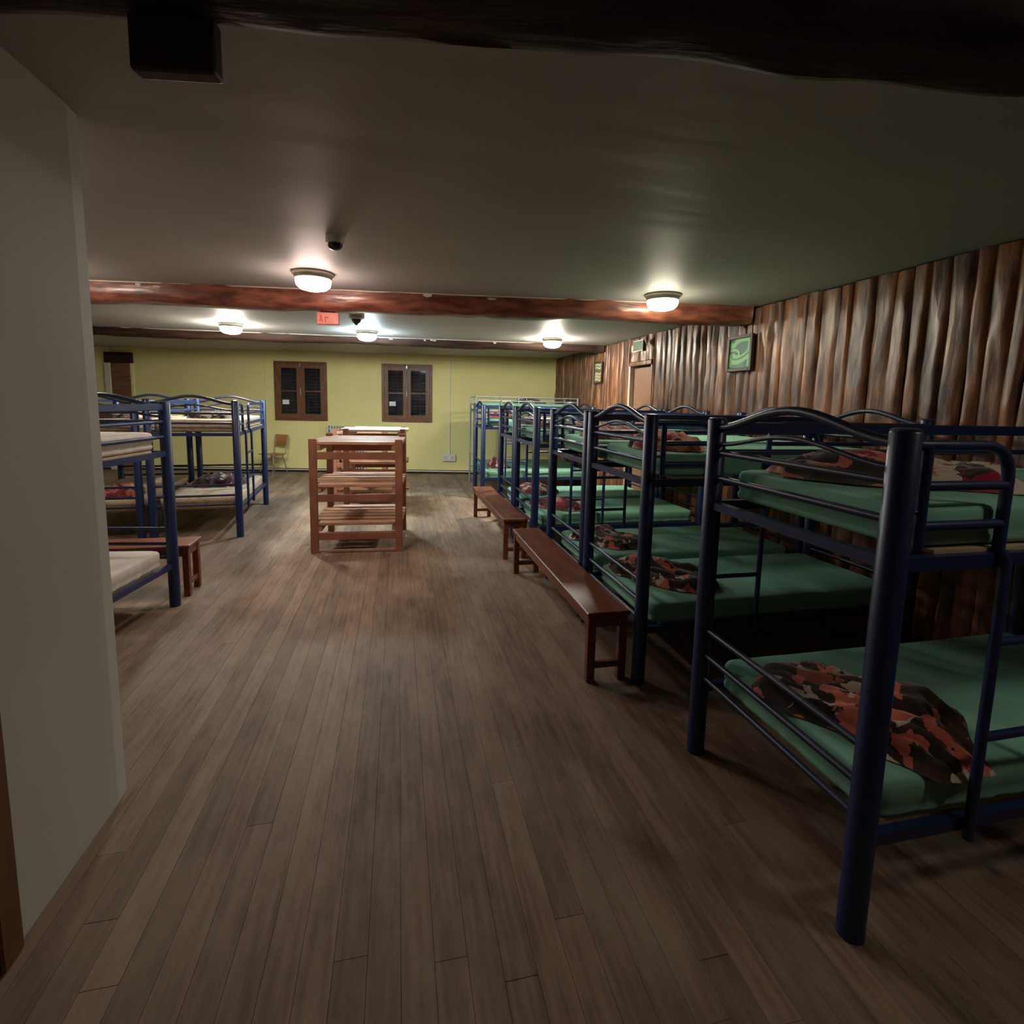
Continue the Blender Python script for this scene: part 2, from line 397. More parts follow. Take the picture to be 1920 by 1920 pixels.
def window(idx, u0, u1, z0, z1):
    w = u1 - u0; h = z1 - z0
    o = struct(empty('window_%d' % idx, bw(u0, 0, z0), BW_A))
    fr = 0.062
    bars = [((0, -0.03, 0), (fr, 0.06, h)), ((w - fr, -0.03, 0), (w, 0.06, h)), ((fr, -0.03, h - fr), (w - fr, 0.06, h)), ((fr, -0.035, 0), (w - fr, 0.06, fr))]
    for lo, hi in bars: link('window_frame', bevbox('window_frame', lo, hi, 0.006), M['window_wood'], o)
    mid = w/2; st = 0.085
    for s, (a, b) in enumerate(((fr, mid - 0.002), (mid + 0.002, w - fr))):
        lo_st = st if s == 0 else st*1.0
        c = link('casement', boxes('casement', [((a, -0.022, fr), (a + st, 0.03, h - fr)), ((b - st, -0.022, fr), (b, 0.03, h - fr)),
            ((a + st, -0.022, fr), (b - st, 0.03, fr + 0.085)), ((a + st, -0.022, h - fr - 0.085), (b - st, 0.03, h - fr))]), M['window_wood'], o)
        pz0, pz1 = fr + 0.085, h - fr - 0.085; pm = (pz0 + pz1)/2
        link('glazing_bar', boxes('glazing_bar', [((a + st, -0.018, pm - 0.014), (b - st, 0.025, pm + 0.014))]), M['window_wood'], c)
        for q0, q1 in ((pz0, pm - 0.014), (pm + 0.014, pz1)):
            link('pane', boxes('pane', [((a + st, 0.002, q0), (b - st, 0.006, q1))]), M['pane'], c)
        if s == 0:
            link('paper_label', boxes('paper_label', [((a + st + 0.02, -0.002, fr + 0.30), (a + st + 0.165, 0.001, fr + 0.40))]), M['paper'], c)
    # outside louvred shutters
    sl = []
    z = 0.05
    while z < h - 0.05:
        sl.append(((0.06, 0.17, z), (mid - 0.01, 0.20, z + 0.045))); sl.append(((mid + 0.01, 0.17, z), (w - 0.06, 0.20, z + 0.045))); z += 0.075
    link('shutter_louvres', boxes('shutter_louvres', sl), M['shutter'], o)
    link('shutter_stiles', boxes('shutter_stiles', [((0.0, 0.165, 0), (0.06, 0.21, h)), ((w - 0.06, 0.165, 0), (w, 0.21, h)), ((mid - 0.05, 0.165, 0), (mid + 0.05, 0.21, h)), ((w*0.27, 0.165, 0), (w*0.30, 0.205, h)), ((w*0.72, 0.165, 0), (w*0.75, 0.205, h))]), M['shutter'], o)
    link('window_handle', bevbox('window_handle', (mid - 0.012, -0.060, h*0.44), (mid + 0.012, -0.022, h*0.55), 0.006), M['brass'], o)
    link('window_latch', bevbox('window_latch', (mid - 0.018, -0.05, h - fr - 0.05), (mid + 0.018, -0.022, h - fr + 0.03), 0.005), M['brass'], o)
    return o
window(1, *WIN[0]); window(2, *WIN[1])

# socket with its conduit, thin wall cable, plank panel in the far left corner
sk = empty('wall_socket', bw(3.985, -0.001, 0.30), BW_A)
link('socket_box', bevbox('socket_box', (-0.15, -0.05, 0.0), (0.15, 0, 0.155), 0.008), M['white_plastic'], sk)
for k in (-0.075, 0.075):
    link('socket_hole', bevbox('socket_hole', (k - 0.04, -0.054, 0.04), (k + 0.04, -0.05, 0.12), 0.001), M['lamp_base'], sk)
link('conduit', bevbox('conduit', (-0.018, -0.02, 0.155), (0.018, 0, CEIL - 0.30), 0.004), M['white_plastic'], sk)
tagp(sk, 'white double wall socket with a vertical conduit on the yellow wall', 'socket')
cb = link('wall_cable', tube('wall_cable', [(0, 0, 1.35), (0.01, 0, 2.0), (0, 0, CEIL - 0.02)], 0.007, 6), M['yellow'], None, bw(-0.14, -0.008, 0), (0, 0, BW_A))
tagp(cb, 'thin yellow painted cable running up the wall left of the left window', 'cable')
tr = struct(empty('trim_1', bw(-3.46, 0, 0), BW_A))
z = 0.0; hs = [0.42, 0.40, 0.44, 0.38, 0.43, 0.30]
for hgt in hs:
    link('plank', bevbox('plank', (0.03, -0.045, z + 0.004), (0.44, -0.001, z + hgt - 0.004), 0.006), M['plank_panel'], tr); z += hgt
link('corner_post', bevbox('corner_post', (-0.10, -0.06, 0), (0.03, -0.001, CEIL - 0.02), 0.008), M['trim_light'], tr)
link('cap_beam', bevbox('cap_beam', (-0.08, -0.08, z), (0.50, -0.001, CEIL - 0.12), 0.01), M['beam_dark'], tr)
link('edge_strip', bevbox('edge_strip', (0.44, -0.035, 0), (0.50, -0.001, z), 0.004), M['yellow'], tr)

# ------------------------------------------------------------------ right wall of log slabs
DOOR_Y0, DOOR_Y1, DOOR_Z = 6.90, 7.60, 2.30
wr = struct(empty('wall_right', (WALLX, 0, 0)))
link('wall_backing', boxes('wall_right', [((0.0, -2.6, 0), (0.14, DOOR_Y0, CEIL)), ((0.0, DOOR_Y1, 0), (0.14, 11.75, CEIL)), ((0.0, DOOR_Y0, DOOR_Z), (0.14, DOOR_Y1, CEIL))]), M['slab_back'], wr)

def slab_mesh(w, z0, z1, seed):
    """A slab sawn from the outside of a log: wavy edges, rounded front, a few knots."""
    rows = 26; cols = 6
    kn = [(random.uniform(-0.3, 0.3)*w, random.uniform(z0, z1), random.uniform(0.012, 0.030)) for _ in range(random.choice((1, 2, 3, 4)))]
    V, F = [], []
    depth = random.uniform(0.016, 0.034); ex = random.uniform(4.0, 9.0); lean = random.uniform(-0.010, 0.010)
    for i in range(rows + 1):
        z = z0 + (z1 - z0)*i/rows
        lo = -w/2 + 0.022*noise.noise((seed, z*1.5, 0.0)) + 0.008*noise.noise((seed, z*5, 1.0))
        hi = w/2 + 0.022*noise.noise((seed, z*1.5, 9.0)) + 0.008*noise.noise((seed, z*5, 8.0))
        wav = 0.006*noise.noise((seed, z*1.1, 4.0)) + 0.005*noise.noise((seed, z*3.1, 5.0))
        for j in range(cols + 1):
            t = j/cols; y = lo + (hi - lo)*t
            env = 1 - abs(2*t - 1)**ex
            d = depth*env + (wav + lean*(2*t - 1))*env + 0.013*noise.noise((seed + y*13, z*3.0, 2.0))*env
            for ky, kz, kh in kn:
                d += kh*math.exp(-(((y - ky)/0.028)**2 + ((z - kz)/0.055)**2))
            V.append((-max(d, 0.0) - 0.004, y, z))
    n = cols + 1
    for i in range(rows):
        for j in range(cols):
            a = i*n + j; F.append((a, a + n, a + n + 1, a + 1))
    me = mesh_from('log_slab', V, F, True)
    return me
y = -2.55; k = 0
while y < 11.50:
    w = random.uniform(0.095, 0.20)
    if y < DOOR_Y0 - 0.02 and y + w > DOOR_Y0 - 0.05: w = DOOR_Y0 - 0.05 - y
    if w < 0.05: w = 0.05
    top = CEIL - random.uniform(0.0, 0.02)
    yc = y + w/2
    if DOOR_Y0 - 0.04 <= yc <= DOOR_Y1 + 0.03:
        if y + w > DOOR_Y1 + 0.04: w = max(0.06, DOOR_Y1 + 0.04 - y); yc = y + w/2
        link('log_slab', slab_mesh(w + 0.012, DOOR_Z + 0.06, top, 31.7*k), M['slab'], wr, (0, yc, 0))
    else:
        link('log_slab', slab_mesh(w + 0.002, 0.0, top, 31.7*k), M['slab'], wr, (-random.uniform(0, 0.012), yc, 0))
    y += w; k += 1

d2 = struct(empty('door_2', (WALLX, DOOR_Y0, 0)))
link('door_leaf', bevbox('door_leaf', (0.02, 0.04, 0.005), (0.06, 0.655, DOOR_Z - 0.04), 0.003), M['door_wood'], d2)
link('door_jamb', bevbox('door_jamb', (-0.05, 0.655, 0), (0.14, 0.70, DOOR_Z), 0.004), M['trim_light'], d2)
link('door_jamb', bevbox('door_jamb', (-0.02, -0.01, 0), (0.14, 0.04, DOOR_Z), 0.004), M['door_wood'], d2)
link('door_lintel', bevbox('door_lintel', (-0.055, -0.03, DOOR_Z - 0.01), (0.13, 0.68, DOOR_Z + 0.05), 0.006), M['slab'], d2)
link('door_handle', tube('door_handle', [(0.02, 0.60, 1.02), (-0.03, 0.60, 1.02), (-0.03, 0.50, 1.02)], 0.009, 8), M['brass'], d2)

# ------------------------------------------------------------------ ceiling beams
def beam_mesh(name, p0, p1, width, depth, seed, rough=0.02, seg=64, square=False):
    """Roughly squared log: irregular outline that wanders along its length. Local x along the beam."""
    p0 = Vector(p0); p1 = Vector(p1); L = (p1 - p0).length
    V, F = [], []
    prof = [(-0.5, 0.0), (-0.52, -0.35), (-0.48, -0.72), (-0.36, -0.93), (-0.15, -1.0), (0.15, -1.0), (0.36, -0.93), (0.48, -0.72), (0.52, -0.35), (0.5, 0.0)]
    if square: prof = [(-0.5, 0.0), (-0.51, -0.4), (-0.49, -0.85), (-0.40, -0.98), (-0.1, -1.0), (0.15, -1.0), (0.40, -1.0), (0.485, -0.985), (0.495, -0.5), (0.49, 0.0)]
    n = len(prof)
    for i in range(seg + 1):
        xx = L*i/seg
        dz = depth*(1 + 0.16*noise.noise((seed, xx*1.1, 0)) + 0.06*noise.noise((seed, xx*4, 3)))
        wz = width*(1 + 0.12*noise.noise((seed, xx*1.0, 7)))
        oy = 0.018*noise.noise((seed, xx*0.8, 11))
        for j, (a, b) in enumerate(prof):
            jit = rough*0.5*noise.noise((seed + j*3.1, xx*5, 5))
            V.append((xx, a*wz + oy + jit, b*dz + (jit if 0 < j < n-1 else 0)))
    for i in range(seg):
        for j in range(n - 1):
            a = i*n + j; F.append((a, a + 1, a + n + 1, a + n))
    F.append(tuple(range(n))); F.append(tuple(seg*n + j for j in range(n - 1, -1, -1)))
    me = mesh_from(name, V, F, True)
    return me, p0, math.atan2(p1.y - p0.y, p1.x - p0.x)

def add_beam(p0, p1, width, depth, seed, material, label, square=False):
    me, loc, rz = beam_mesh('ceiling_beam', p0, p1, width, depth, seed, square=square)
    o = link('ceiling_beam', me, material, None, (loc.x, loc.y, CEIL + 0.004), (0, 0, rz))
    tagp(o, label, 'beam')
    return o
# front edge lines measured on the ceiling
nb = add_beam((-1.14, 1.194 + 0.149*1.14, 0), (WALLX - 0.05, 1.194 - 0.149*3.55, 0), 0.23, 0.222, 3.3, M['beam_dark'], 'dark log beam crossing the ceiling right above the camera', True)
mb = add_beam((-7.4, 5.36 + 0.133*7.0, 0), (WALLX - 0.05, 5.36 - 0.133*3.95, 0), 0.26, 0.185, 8.1, M['beam'], 'red-brown varnished log beam behind the two nearest ceiling lamps')
fb = add_beam((-7.4, 9.06 + 0.082*7.0, 0), (WALLX - 0.05, 9.06 - 0.082*3.95, 0), 0.24, 0.125, 5.7, M['beam_dark'], 'dark log beam crossing the ceiling closest to the yellow wall')

for b_, L_, y_ in ((mb, 10.9, -0.128), (fb, 10.9, -0.118)):
    pts_ = [(x_*0.25, y_ - 0.006 + 0.012*noise.noise((x_*0.37, L_ + y_, 2.0)), -0.008 + 0.004*noise.noise((x_*0.6, 5.0, y_))) for x_ in range(2, int(L_/0.25) - 2)]
    link('plaster_edge', tube('plaster_edge', pts_, 0.0065, 6), M['chip'], b_)

# chips of bare wood along the edges of the beams
def chips(beam, n, x0, x1, y, z, seed):
    rnd = random.Random(seed)
    for k in range(n):
        xx = rnd.uniform(x0, x1); w = rnd.uniform(0.02, 0.07); h = rnd.uniform(0.008, 0.022)
        V = []; m_ = 7
        for q in range(m_):
            an = 2*PI*q/m_; rr = rnd.uniform(0.6, 1.1)
            V.append((w*rr*math.cos(an), 0, h*rr*math.sin(an)))
        V += [(v[0]*0.9, 0.02, v[2]*0.9) for v in V]
        F = [tuple(range(m_)), tuple(range(2*m_ - 1, m_ - 1, -1))] + [(q, m_ + q, m_ + (q+1) % m_, (q+1) % m_) for q in range(m_)]
        link('chipped_patch', mesh_from('chipped_patch', V, F), M['chip'], beam, (xx, y, z + rnd.uniform(-0.012, 0.004)))
chips(mb, 7, 4.4, 9.0, -0.140, -0.03, 4)
chips(fb, 9, 5.0, 10.0, -0.128, -0.02, 9)

# hanging sign blocks below the beams
def hanging_sign(name, loc, rz, material, label, marks, sx=1.0):
    o = empty(name, loc, rz); o.scale = (sx, 1, 1)
    link('sign_board', bevbox('sign_board', (-0.105, -0.022, -0.115), (0.105, 0.022, 0.0), 0.008, 2), material, o)
    link('hanger', bevbox('hanger', (-0.07, -0.012, -0.005), (0.07, 0.012, 0.06), 0.003), M['sign_dark'], o)
    if marks:
        for x0, x1, z0, z1 in ((-0.070, -0.056, -0.070, -0.028), (-0.078, -0.066, -0.086, -0.066), (-0.058, -0.046, -0.095, -0.060), (-0.026, -0.014, -0.095, -0.036), (-0.014, 0.008, -0.056, -0.040)):
            link('faded_letter', boxes('faded_letter', [((x0, -0.0235, z0), (x1, -0.0215, z1))]), M['sign_mark'], o)
    return tagp(o, label, 'sign')
hanging_sign('hanging_sign', (-0.665, 5.40, CEIL - 0.195), -0.13, M['sign_red'], 'red painted wooden sign hanging below the red-brown ceiling beam', True)
hanging_sign('hanging_sign', (-0.468, 1.345, CEIL - 0.215), -0.15, M['sign_dark'], 'wooden sign block coloured in backlit shade, hanging from the beam above the camera', False, 0.84)

# ------------------------------------------------------------------ ceiling lamps
lamp_base_me = lathe('lamp_base', [(0.165, 0.0), (0.168, -0.012), (0.150, -0.030), (0.146, -0.052), (0.138, -0.056)], 32)
bowl_me_src = [(0.140, -0.054), (0.141, -0.075), (0.134, -0.100), (0.105, -0.128), (0.050, -0.142), (0.012, -0.145)]
lamps = [((-0.681, 4.632), (1.0, 0.77, 0.67), 1.55, 'round ceiling lamp with glowing glass in front of the red-brown beam, left of centre'),
         ((2.41, 4.507), (1.0, 0.93, 0.70), 1.25, 'round glowing ceiling lamp nearest the log slab wall'),
         ((-2.95, 4.90), (1.0, 0.84, 0.70), 1.3, 'round ceiling lamp hidden behind the pale wall corner at left'),
         ((2.50, 0.30), (1.0, 0.90, 0.74), 0.45, 'dim round ceiling lamp over the near right corner, before the dark beam'),
         ((-2.321, 8.161), (1.0, 0.95, 0.80), 5.2, 'round glowing ceiling lamp leftmost in the row before the far beam'),
         ((-0.461, 8.249), (0.72, 0.93, 1.0), 5.2, 'cool bluish ceiling lamp in the middle of the far row'),
         ((2.413, 8.039), (1.0, 0.93, 0.76), 5.2, 'round glowing ceiling lamp in the far row beside the log slab wall')]
for (lx, ly), colr, st, lab in lamps:
    o = empty('ceiling_lamp', (lx, ly, CEIL))
    link('lamp_base', lamp_base_me, M['lamp_base'], o)
    link('glass_rim', lathe('glass_rim', bowl_me_src[:3], 16), emit('lit_ribbed_glass', colr, LAMP*st*(0.95 if ly > 7 else 0.50)), o)
    link('glass_bowl', lathe('glass_bowl', bowl_me_src[2:], 16), emit('lit_glass', colr, LAMP*st*1.50), o)
    tagp(o, lab, 'lamp', 'round ceiling lamps')

# detectors
dt = empty('smoke_detector', (-0.388, 3.564, CEIL))
link('detector_base', lathe('detector_base', [(0.057, 0), (0.058, -0.038), (0.052, -0.046)], 24), M['white_plastic'], dt)
link('detector_lens', lathe('detector_lens', [(0.048, -0.046), (0.044, -0.064), (0.030, -0.080), (0.010, -0.086)], 24), M['dark_glass_lens'], dt)
tagp(dt, 'small white domed detector with a dark lens in front of the ceiling lamp', 'detector')
dt = empty('smoke_detector', (-0.504, 6.785, CEIL))
link('detector_base', lathe('detector_base', [(0.10, 0), (0.10, -0.03), (0.07, -0.045)], 20), M['ceiling'], dt)
link('detector_lens', lathe('detector_lens', [(0.062, -0.045), (0.05, -0.075), (0.008, -0.115)], 20), M['dark_glass_lens'], dt)
tagp(dt, 'dark pointed detector on the ceiling behind the red-brown beam', 'detector')
jb = link('junction_box', bevbox('junction_box', (-0.11, -0.05, -0.05), (0.11, 0.05, 0), 0.008), M['white_plastic'], None, (-0.81, 9.79, CEIL), (0, 0, BW_A))
tagp(jb, 'small white junction box on the ceiling behind the far beam', 'junction box')

# ------------------------------------------------------------------ bunk beds
BW, BL, BH = 0.90, 2.0, 1.64
PR = 0.041
def arch_pts(v0, v1, zbase, rise, n=14):
    pts = []
    for i in range(n + 1):
        t = i/n
        s = 0.5 - 0.5*math.cos(2*PI*t)
        pts.append((0, v0 + (v1 - v0)*t, zbase + rise*(s**0.85)))
    return pts
def rnd_corner(p_prev, p, p_next, r, n=5):
    p_prev, p, p_next = Vector(p_prev), Vector(p), Vector(p_next)
    a = p + (p_prev - p).normalized()*r; b = p + (p_next - p).normalized()*r
    return [tuple(a*(1-t)**2 + p*2*t*(1-t) + b*t**2) for t in [i/n for i in range(n+1)]]

bed_meshes = {}
bed_meshes['post'] = lathe('post', [(PR, 0), (PR, BH - 0.004), (PR - 0.003, BH)], 20)
bed_meshes['post_cap'] = lathe('post_cap', [(PR - 0.003, BH), (PR - 0.002, BH + 0.006), (PR - 0.012, BH + 0.010)], 20)
e0, e1 = PR*0.8, BW - PR*0.8
bed_meshes['arch_rail'] = tube('arch_rail', arch_pts(e0, e1, 1.605, 0.085), 0.0175, 10)
bed_meshes['curved_rail'] = tube('curved_rail', arch_pts(e0, e1, 1.530, 0.058), 0.0095, 8)
for nm, z, r in (('end_rail_a', 1.49, 0.0135), ('end_rail_b', 1.375, 0.0135), ('end_rail_c', 0.640, 0.0135), ('end_rail_d', 0.515, 0.0135), ('end_rail_e', 0.402, 0.0135)):
    bed_meshes[nm] = tube('end_rail', [(0, e0, z), (0, e1, z)], r, 8)
bed_meshes['cross_bar'] = boxes('cross_bar', [((-0.018, e0, 1.226), (0.018, e1, 1.262))])
s0, s1 = PR*0.8, BL - PR*0.8
bed_meshes['side_rail_up'] = boxes('side_rail', [((s0, -0.016, 1.222), (s1, 0.016, 1.264))])
bed_meshes['side_rail_low'] = boxes('side_rail', [((s0, -0.016, 0.318), (s1, 0.016, 0.358))])
bed_meshes['base_up'] = boxes('base_board', [((0.17, 0.012, 1.264), (BL - 0.03, BW - 0.012, 1.276))])
bed_meshes['base_low'] = boxes('base_board', [((0.17, 0.06, 0.322), (BL - 0.03, BW - 0.06, 0.350))])
for nm, z, r in (('long_a', 1.605, 0.0165), ('long_b', 1.49, 0.0135), ('long_c', 1.375, 0.0135)):
    bed_meshes[nm] = tube('long_rail', [(s0, 0, z), (s1, 0, z)], r, 8)
bed_meshes['long_a'] = bevbox('long_rail', (s0, -0.014, 1.578), (s1, 0.014, 1.628), 0.005)
gp = [(0.082, 0, 1.285), (0.082, 0, 1.598)]
gf = [(0.082, 0, 1.285)] + [(0.082, 0, 1.598), (0.083, 0, 1.6)] + rnd_corner((0.083, 0, 1.6), (0.408, 0, 1.6), (0.408, 0, 1.2), 0.11, 6) + [(0.408, 0, 1.225)]
gf = [(s0, 0, 1.6)] + gf[2:]
bed_meshes['guard_frame'] = tubes('guard_frame', [(gf, 0.0165), ([(0.086, 0, 1.29), (0.086, 0, 1.6)], 0.0165), ([(s0, 0, 1.40), (0.086, 0, 1.40)], 0.008)])
bed_meshes['guard_bar_a'] = tube('guard_bar', [(0.095, 0, 1.478), (0.40, 0, 1.478)], 0.0155, 8)
bed_meshes['guard_bar_b'] = tube('guard_bar', [(0.095, 0, 1.356), (0.40, 0, 1.356)], 0.0155, 8)
def outboard(y): return y
bed_meshes['ladder'] = tubes('ladder', [([(0.395, -0.034, 0.300), (0.395, -0.034, 1.245), (0.395, -0.018, 1.275)], 0.0155), ([(0.772, -0.034, 0.300), (0.772, -0.034, 1.245), (0.772, -0.018, 1.275)], 0.0155)])
for nm, z in (('rung_a', 0.66), ('rung_b', 0.982)):
    bed_meshes[nm] = tube('rung', [(0.40, -0.034, z), (0.768, -0.034, z)], 0.0145, 8)
far_guard = [(0.80, 0, 1.225)] + rnd_corner((0.80, 0, 1.2), (0.80, 0, 1.6), (1.9, 0, 1.6), 0.11, 6) + [(s1, 0, 1.6)]
bed_meshes['far_guard'] = tube('guard_frame', far_guard, 0.0165, 10)
bed_meshes['far_bar_a'] = tube('guard_bar', [(0.81, 0, 1.478), (s1, 0, 1.478)], 0.0135, 8)
bed_meshes['far_bar_b'] = tube('guard_bar', [(0.81, 0, 1.356), (s1, 0, 1.356)], 0.0135, 8)
for k_, me_ in bed_meshes.items():
    me_.materials.append(M['cap'] if k_ == 'post_cap' else (M['ply'] if k_.startswith('base') else (M['navy'] if k_ in ('arch_rail', 'curved_rail') or k_.startswith('end_rail') else M['blue'])))
MIRROR = {}
def part(name, key, parent, loc=(0, 0, 0), sy=1.0):
    o = link(name, bed_meshes[key], None, parent, loc)
    if sy < 0: o.scale = (1, -1, 1)
    return o

def bunk_bed(loc, rz, ladder_far, label, group='blue bunk beds'):
    root = empty('bunk_bed', (loc[0], loc[1], 0), rz)
    for u in (0, BL):
        for v in (0, BW):
            p = part('post', 'post', root, (u, v, 0)); part('post_cap', 'post_cap', p)
        part('arch_rail', 'arch_rail', root, (u, 0, 0)); part('curved_rail', 'curved_rail', root, (u, 0, 0))
        for q in 'abcde': part('end_rail', 'end_rail_' + q, root, (u, 0, 0))
        part('cross_bar', 'cross_bar', root, (u, 0, 0))
    for v in (0, BW):
        part('side_rail', 'side_rail_up', root, (0, v, 0)); part('side_rail', 'side_rail_low', root, (0, v, 0))
    part('base_board', 'base_up', root); part('base_board', 'base_low', root)
    lv, cv, s = (BW, 0, -1.0) if ladder_far else (0, BW, 1.0)
    for q in 'abc': part('long_rail', 'long_' + q, root, (0, cv, 0))
    g = part('guard_frame', 'guard_frame', root, (0, lv, 0))
    part('guard_bar', 'guard_bar_a', g); part('guard_bar', 'guard_bar_b', g)
    g2 = part('guard_frame', 'far_guard', root, (0, lv, 0))
    part('guard_bar', 'far_bar_a', g2); part('guard_bar', 'far_bar_b', g2)
    ld = part('ladder', 'ladder', root, (0, lv, 0), s)
    part('rung', 'rung_a', ld); part('rung', 'rung_b', ld)
    return tagp(root, label, 'bunk bed', group)

# --- mattresses
def mattress_mesh(L, W, H, ripple=0.0, seed=1.0):
    r = 0.055; per = []
    def add_side(a, b, n):
        for i in range(n): per.append((a[0] + (b[0]-a[0])*i/n, a[1] + (b[1]-a[1])*i/n))
    nl, nw, nc = 44, 22, 5
    add_side((r, 0), (L-r, 0), nl)
    for i in range(nc): an = -PI/2 + PI/2*i/nc; per.append((L - r + r*math.cos(an), r + r*math.sin(an)))
    add_side((L, r), (L, W-r), nw)
    for i in range(nc): an = PI/2*i/nc; per.append((L - r + r*math.cos(an), W - r + r*math.sin(an)))
    add_side((L-r, W), (r, W), nl)
    for i in range(nc): an = PI/2 + PI/2*i/nc; per.append((r + r*math.cos(an), W - r + r*math.sin(an)))
    add_side((0, W-r), (0, r), nw)
    for i in range(nc): an = PI + PI/2*i/nc; per.append((r + r*math.cos(an), r + r*math.sin(an)))
    n = len(per); cx, cy = L/2, W/2
    levels = [(0.03, 0.0, 0), (0.004, 0.012, 1), (0.0, H*0.22, 1), (0.006, H*0.36, 0.6), (0.0, H*0.46, 0.3), (0.0, H*0.84, 0.1), (0.006, H*0.95, 0), (0.022, H, 0), (0.10, H*1.0, 0), (0.22, H*1.01, 0)]
    V, F = [], []
    for ins, z, rp in levels:
        for i, (px, py) in enumerate(per):
            dx = -ins*(1 if px > cx else -1) * (min(1, abs(px-cx)/(L/2))) ; dy = -ins*(1 if py > cy else -1)*(min(1, abs(py-cy)/(W/2)))
            w = 0.0
            if ripple and rp: w = ripple*rp*(math.sin(i*1.9 + 2*noise.noise((i*0.1, seed, 0))) * 0.6 + noise.noise((i*0.5, seed, z*10)))
            nx = (px - cx)/(L/2); ny = (py - cy)/(W/2)
            ox = w*(1 if nx > 0.98 else (-1 if nx < -0.98 else 0)); oy = w*(1 if ny > 0.98 else (-1 if ny < -0.98 else 0))
            zz = z + (0.006*noise.noise((px*2.2 + seed, py*2.2, 0)) if z >= H*0.95 else 0.003*noise.noise((px*4, py*4, seed)) * (1 if z > 0.01 else 0))
            V.append((px + dx + ox, py + dy + oy, zz))
    for lv in range(len(levels) - 1):
        for i in range(n):
            j = (i + 1) % n; F.append((lv*n + i, lv*n + j, (lv+1)*n + j, (lv+1)*n + i))
    V.append((cx, cy, H*1.0)); c = len(V) - 1; b = (len(levels) - 1)*n
    for i in range(n): F.append((b + i, b + (i+1) % n, c))
    F.append(tuple(range(n - 1, -1, -1)))
    return mesh_from('mattress', V, F, True, 60)
matt = {}
for q, (rp, sd) in {'a': (0.0035, 1.3), 'b': (0.007, 4.1), 'c': (0.005, 8.8)}.items():
    matt[q] = mattress_mesh(1.84, 0.846, 0.135, rp, sd)
matt_ml = {}
def put_mattress(loc, rz, upper, key, mtl, label, group):
    me = matt_ml.get((key, mtl))
    if me is None:
        me = matt[key].copy(); me.materials.clear(); me.materials.append(M[mtl]); matt_ml[(key, mtl)] = me
    ca, sa = math.cos(rz), math.sin(rz); u, v = 0.085, 0.027
    o = link('mattress', me, None, None, (loc[0] + u*ca - v*sa, loc[1] + u*sa + v*ca, 1.276 if upper else 0.350), (0, 0, rz))
    return tagp(o, label, 'mattress', group)

# --- rumpled blankets
def blanket_mesh(L, W, H, seed, folds=3.0):
    nu, nv = 34, 30
    V, F = [], []
    for i in range(nu + 1):
        for j in range(nv + 1):
            a = 2*i/nu - 1; b = 2*j/nv - 1
            # square to rounded outline
            x_ = a*math.sqrt(1 - 0.32*b*b); y_ = b*math.sqrt(1 - 0.32*a*a)
            rr = max(abs(a), abs(b))
            wob = 1 + 0.20*noise.noise((seed + x_*1.6, y_*1.6, 3.0)) + 0.07*noise.noise((seed + x_*4.5, y_*4.5, 7.0))
            prof = (1 - rr**3.2)**0.55 if rr < 1 else 0.0
            f1 = abs(noise.noise((seed + x_*folds*0.5 + y_*1.1, y_*folds, 1.0)))
            f2 = noise.noise((seed + x_*1.1, y_*1.3, 6.0))
            f3 = 1 - abs(noise.noise((seed*1.7 + x_*1.3, y_*4.2 + 0.8*noise.noise((x_*1.5, seed, 0)), 4.0)))*2.2
            h = H*prof*(0.45 + 0.40*f2 + 0.35*f1 + 0.34*f3) + 0.004
            V.append((x_*wob*L/2, y_*wob*W/2, max(h, 0.002)))
    n = nv + 1
    for i in range(nu):
        for j in range(nv):
            a = i*n + j; F.append((a, a + n, a + n + 1, a + 1))
    rim = [j for j in range(n)] + [i*n + nv for i in range(1, nu + 1)] + [nu*n + j for j in range(nv - 1, -1, -1)] + [i*n for i in range(nu - 1, 0, -1)]
    k = len(V); bot = [len(V) + q for q in range(len(rim))]
    for q in rim: V.append((V[q][0]*0.97, V[q][1]*0.97, -0.0))
    for q in range(len(rim)):
        q2 = (q + 1) % len(rim); F.append((rim[q2], rim[q], bot[q], bot[q2]))
    F.append(tuple(bot))
    return mesh_from('blanket', V, F, True)
def put_blanket(x, y, z, rz, L, W, H, seed, mtl, label, group):
    o = link('blanket', blanket_mesh(L, W, H, seed), M[mtl], None, (x, y, z), (0, 0, rz))
    return tagp(o, label, 'blanket', group)

PX = 1.433
rows = [('the right-row bed nearest the camera', 1.200, False), ('the second right-row bed from the camera', 2.735, False), ('the third right-row bed from the camera', 3.735, True),
        ('the fourth right-row bed from the camera', 5.255, False), ('the fifth right-row bed from the camera', 6.265, True), ('the sixth right-row bed from the camera', 8.760, False)]
bed_labels = ['blue metal bunk bed nearest the camera on the right', 'second blue bunk bed from the camera in the right row, beside the near bench', 'third blue bunk bed from the camera in the right row, backing onto the second',
              'fourth blue bunk bed from the camera in the right row, beside the far bench', 'fifth blue bunk bed from the camera in the right row, by the far bench end', 'sixth blue bunk bed from the camera, in front of the grey bunk']
UZ, LZ = 1.276 + 0.1365, 0.350 + 0.1365
bl_up = [(1.96, 1.72, -0.75, 0.86, 0.46, 0.13), (1.80, 3.20, 1.0, 0.62, 0.5, 0.12), (1.82, 4.22, 1.4, 0.6, 0.5, 0.11), (1.86, 5.72, 0.9, 0.6, 0.5, 0.11), (1.84, 6.72, 1.5, 0.55, 0.5, 0.10), (1.80, 9.22, 1.5, 0.5, 0.42, 0.13)]
